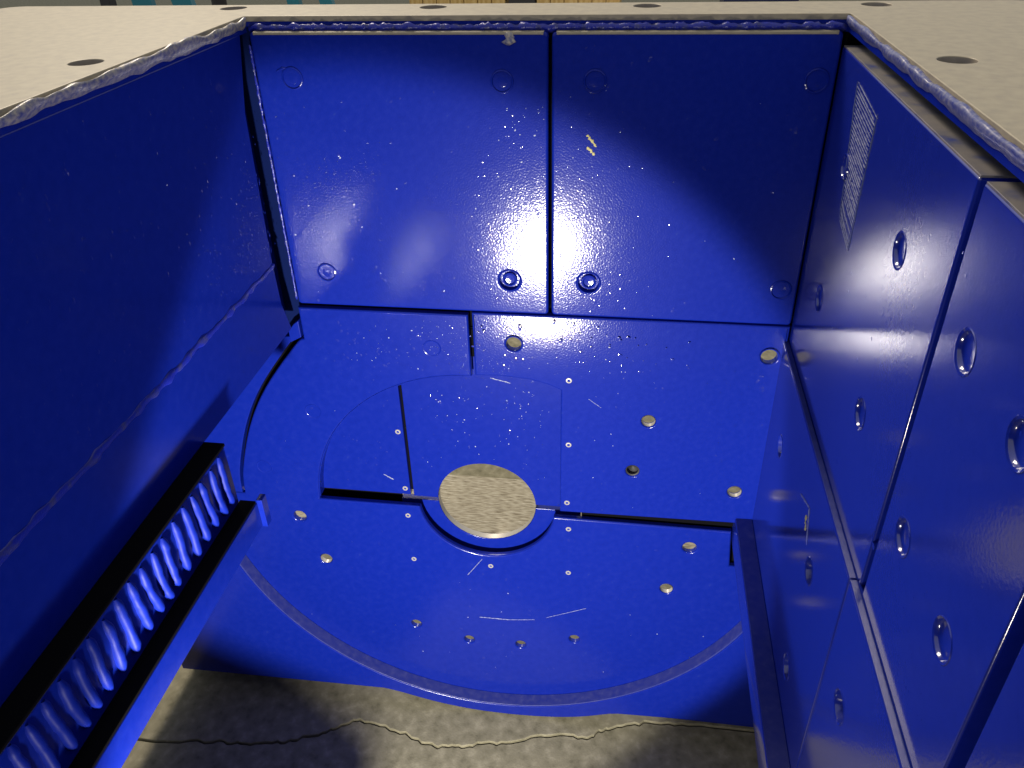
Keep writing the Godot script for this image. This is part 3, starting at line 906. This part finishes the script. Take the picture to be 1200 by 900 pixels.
func plain_spot(p: Vector2) -> bool:
	if p.x > 0.415 or p.x < -0.41 or p.y > 0.695:
		return false
	if absf(p.y - 0.3405) < 0.008 or absf(p.y + 0.016) < 0.014 or (p.y > 0.34 and (absf(p.x - 0.1015) < 0.007 or p.x < -0.252)):
		return false
	if p.y > -0.03 and p.y < 0.26 and p.x < 0.125 and Vector2(p.x + 0.02, p.y + 0.03).length() < 0.272:
		return false
	if p.y < 0.34 and p.y > -0.03 and p.x < -0.25 and Vector2(p.x - 0.06, p.y + 0.065).length() > 0.468:
		return false
	if p.y < -0.02 and (p.distance_to(Vector2(0, -0.01)) > 0.475 or p.distance_to(Vector2(-0.003, -0.01)) < 0.12):
		return false
	if p.x > 0.38 and p.y < 0.0:
		return false
	for h in [[0.327, -0.067], [0.298, -0.164], [-0.329, -0.067], [-0.297, -0.164], [0.048, -0.341], [-0.048, -0.341], [0.146, -0.312], [-0.146, -0.312], [0.05, 0.294], [0.4, 0.294], [0.246, 0.176], [0.228, 0.082], [0.383, 0.055], [0.129, 0.239], [0.13, 0.124], [0.129, 0.009], [0.047, 0.393], [0.153, 0.394], [-0.136, -0.045], [-0.135, -0.145], [0.0, -0.146], [0.132, -0.047], [0.133, -0.146]]:
		if p.distance_to(Vector2(h[0], h[1])) < 0.019:
			return false
	return true

func build_outside() -> void:
	# weathered boards on the floor behind the housing, seen through the shaft opening
	var z := -0.44
	for i in 3:
		var wd: float = [0.095, 0.05, 0.072][i]
		var b := thing("timber_board", ["wide weathered timber board on the concrete, nearest the housing", "narrow weathered timber board between two others", "weathered timber board beside bare concrete"][i], "board", Vector3(0, FLOOR, z - wd / 2), "boards behind the housing")
		put("board", plate_mesh(rect(-1.2 + 0.1 * i, -z + 0.001, 1.1 - 0.07 * i, -z + wd - 0.001), [], 0.028 - 0.003 * i, 0.002), M.timber, b, top_face(FLOOR + 0.029 - 0.003 * i))
		z -= wd
	# trestles with teal legs, crates, a post and a bin far behind
	var tr := [[-3.37, -3.04, "teal trestle beside the dark grey post"], [-2.22, -1.96, "teal trestle beside the pale wooden crate"]]
	for t in tr:
		var o := thing("trestle", t[2], "trestle", Vector3((t[0] + t[1]) / 2, FLOOR, -5.0), "teal trestles behind the housing")
		var wl := 0.075 if t[0] < -3.0 else 0.045
		for s in [0, 1]:
			var x: float = t[s]
			var lean := 0.12 if s == 1 else 0.06
			put("leg", plate_mesh(pts([[x - wl + lean, -0.6], [x + wl + lean, -0.6], [x + wl - lean, 0.42], [x - wl - lean, 0.42]]), [], 0.06, 0.004), M.teal, o, back_face(-5.0))
		put("beam", plate_mesh(rect(t[0] - 0.35, 0.42, t[1] + 0.3, 0.5), [], 0.1, 0.006), M.teal, o, back_face(-4.98))
	var po := thing("steel_post", "dark grey steel post on the workshop floor", "post", Vector3(-3.67, FLOOR, -5.03))
	put("shaft", plate_mesh(rect(-3.71, FLOOR + 0.01, -3.63, 1.6, 0.006), [], 0.08, 0.004), M.dark_post, po, back_face(-4.99))
	put("base_plate", plate_mesh(rect(-3.76, 4.95, -3.58, 5.11), [], 0.01, 0.002), M.dark_post, po, top_face(FLOOR + 0.01))
	var p2 := thing("steel_post", "dark steel post between the two wooden crates", "post", Vector3(-0.61, FLOOR, -5.05))
	put("shaft", plate_mesh(rect(-0.70, FLOOR + 0.01, -0.518, 1.6, 0.006), [], 0.1, 0.004), M.dark_post, p2, back_face(-5.0))
	put("base_plate", plate_mesh(rect(-0.702, 4.98, -0.516, 5.12), [], 0.01, 0.002), M.dark_post, p2, top_face(FLOOR + 0.01))
	for c in [[-1.394, -0.718, "pale yellow wooden crate beside a dark steel post", 7], [-0.506, 0.057, "orange-tinted wooden crate beside a dark steel post", 6]]:
		var o := thing("wooden_crate", c[2], "crate", Vector3((c[0] + c[1]) / 2, FLOOR, -5.3), "wooden crates behind the housing")
		var n: int = c[3]
		for k in n:
			var xa: float = lerpf(c[0], c[1], float(k) / n)
			var xb: float = lerpf(c[0], c[1], float(k + 1) / n) - 0.006
			put("plank", plate_mesh(rect(xa, FLOOR + 0.002, xb, 0.35), [], 0.018, 0.002), M.crate, o, back_face(-5.0 - 0.002 * (k % 2)))
		put("box", plate_mesh(rect(c[0] + 0.002, FLOOR + 0.002, c[1] - 0.008, 0.348), [], 0.6, 0.002), M.crate, o, back_face(-5.021))
	var bn := thing("storage_bin", "navy blue storage bin on the workshop floor", "bin", Vector3(0.97, FLOOR, -5.2))
	put("body", plate_mesh(pts([[0.78, -0.6], [1.16, -0.6], [1.194, 0.07], [0.743, 0.07]]), [], 0.5, 0.01), M.bin, bn, back_face(-5.0))
	put("rim", plate_mesh(rect(0.73, 0.071, 1.207, 0.1, 0.004), [], 0.53, 0.005), M.bin, bn, back_face(-4.985))
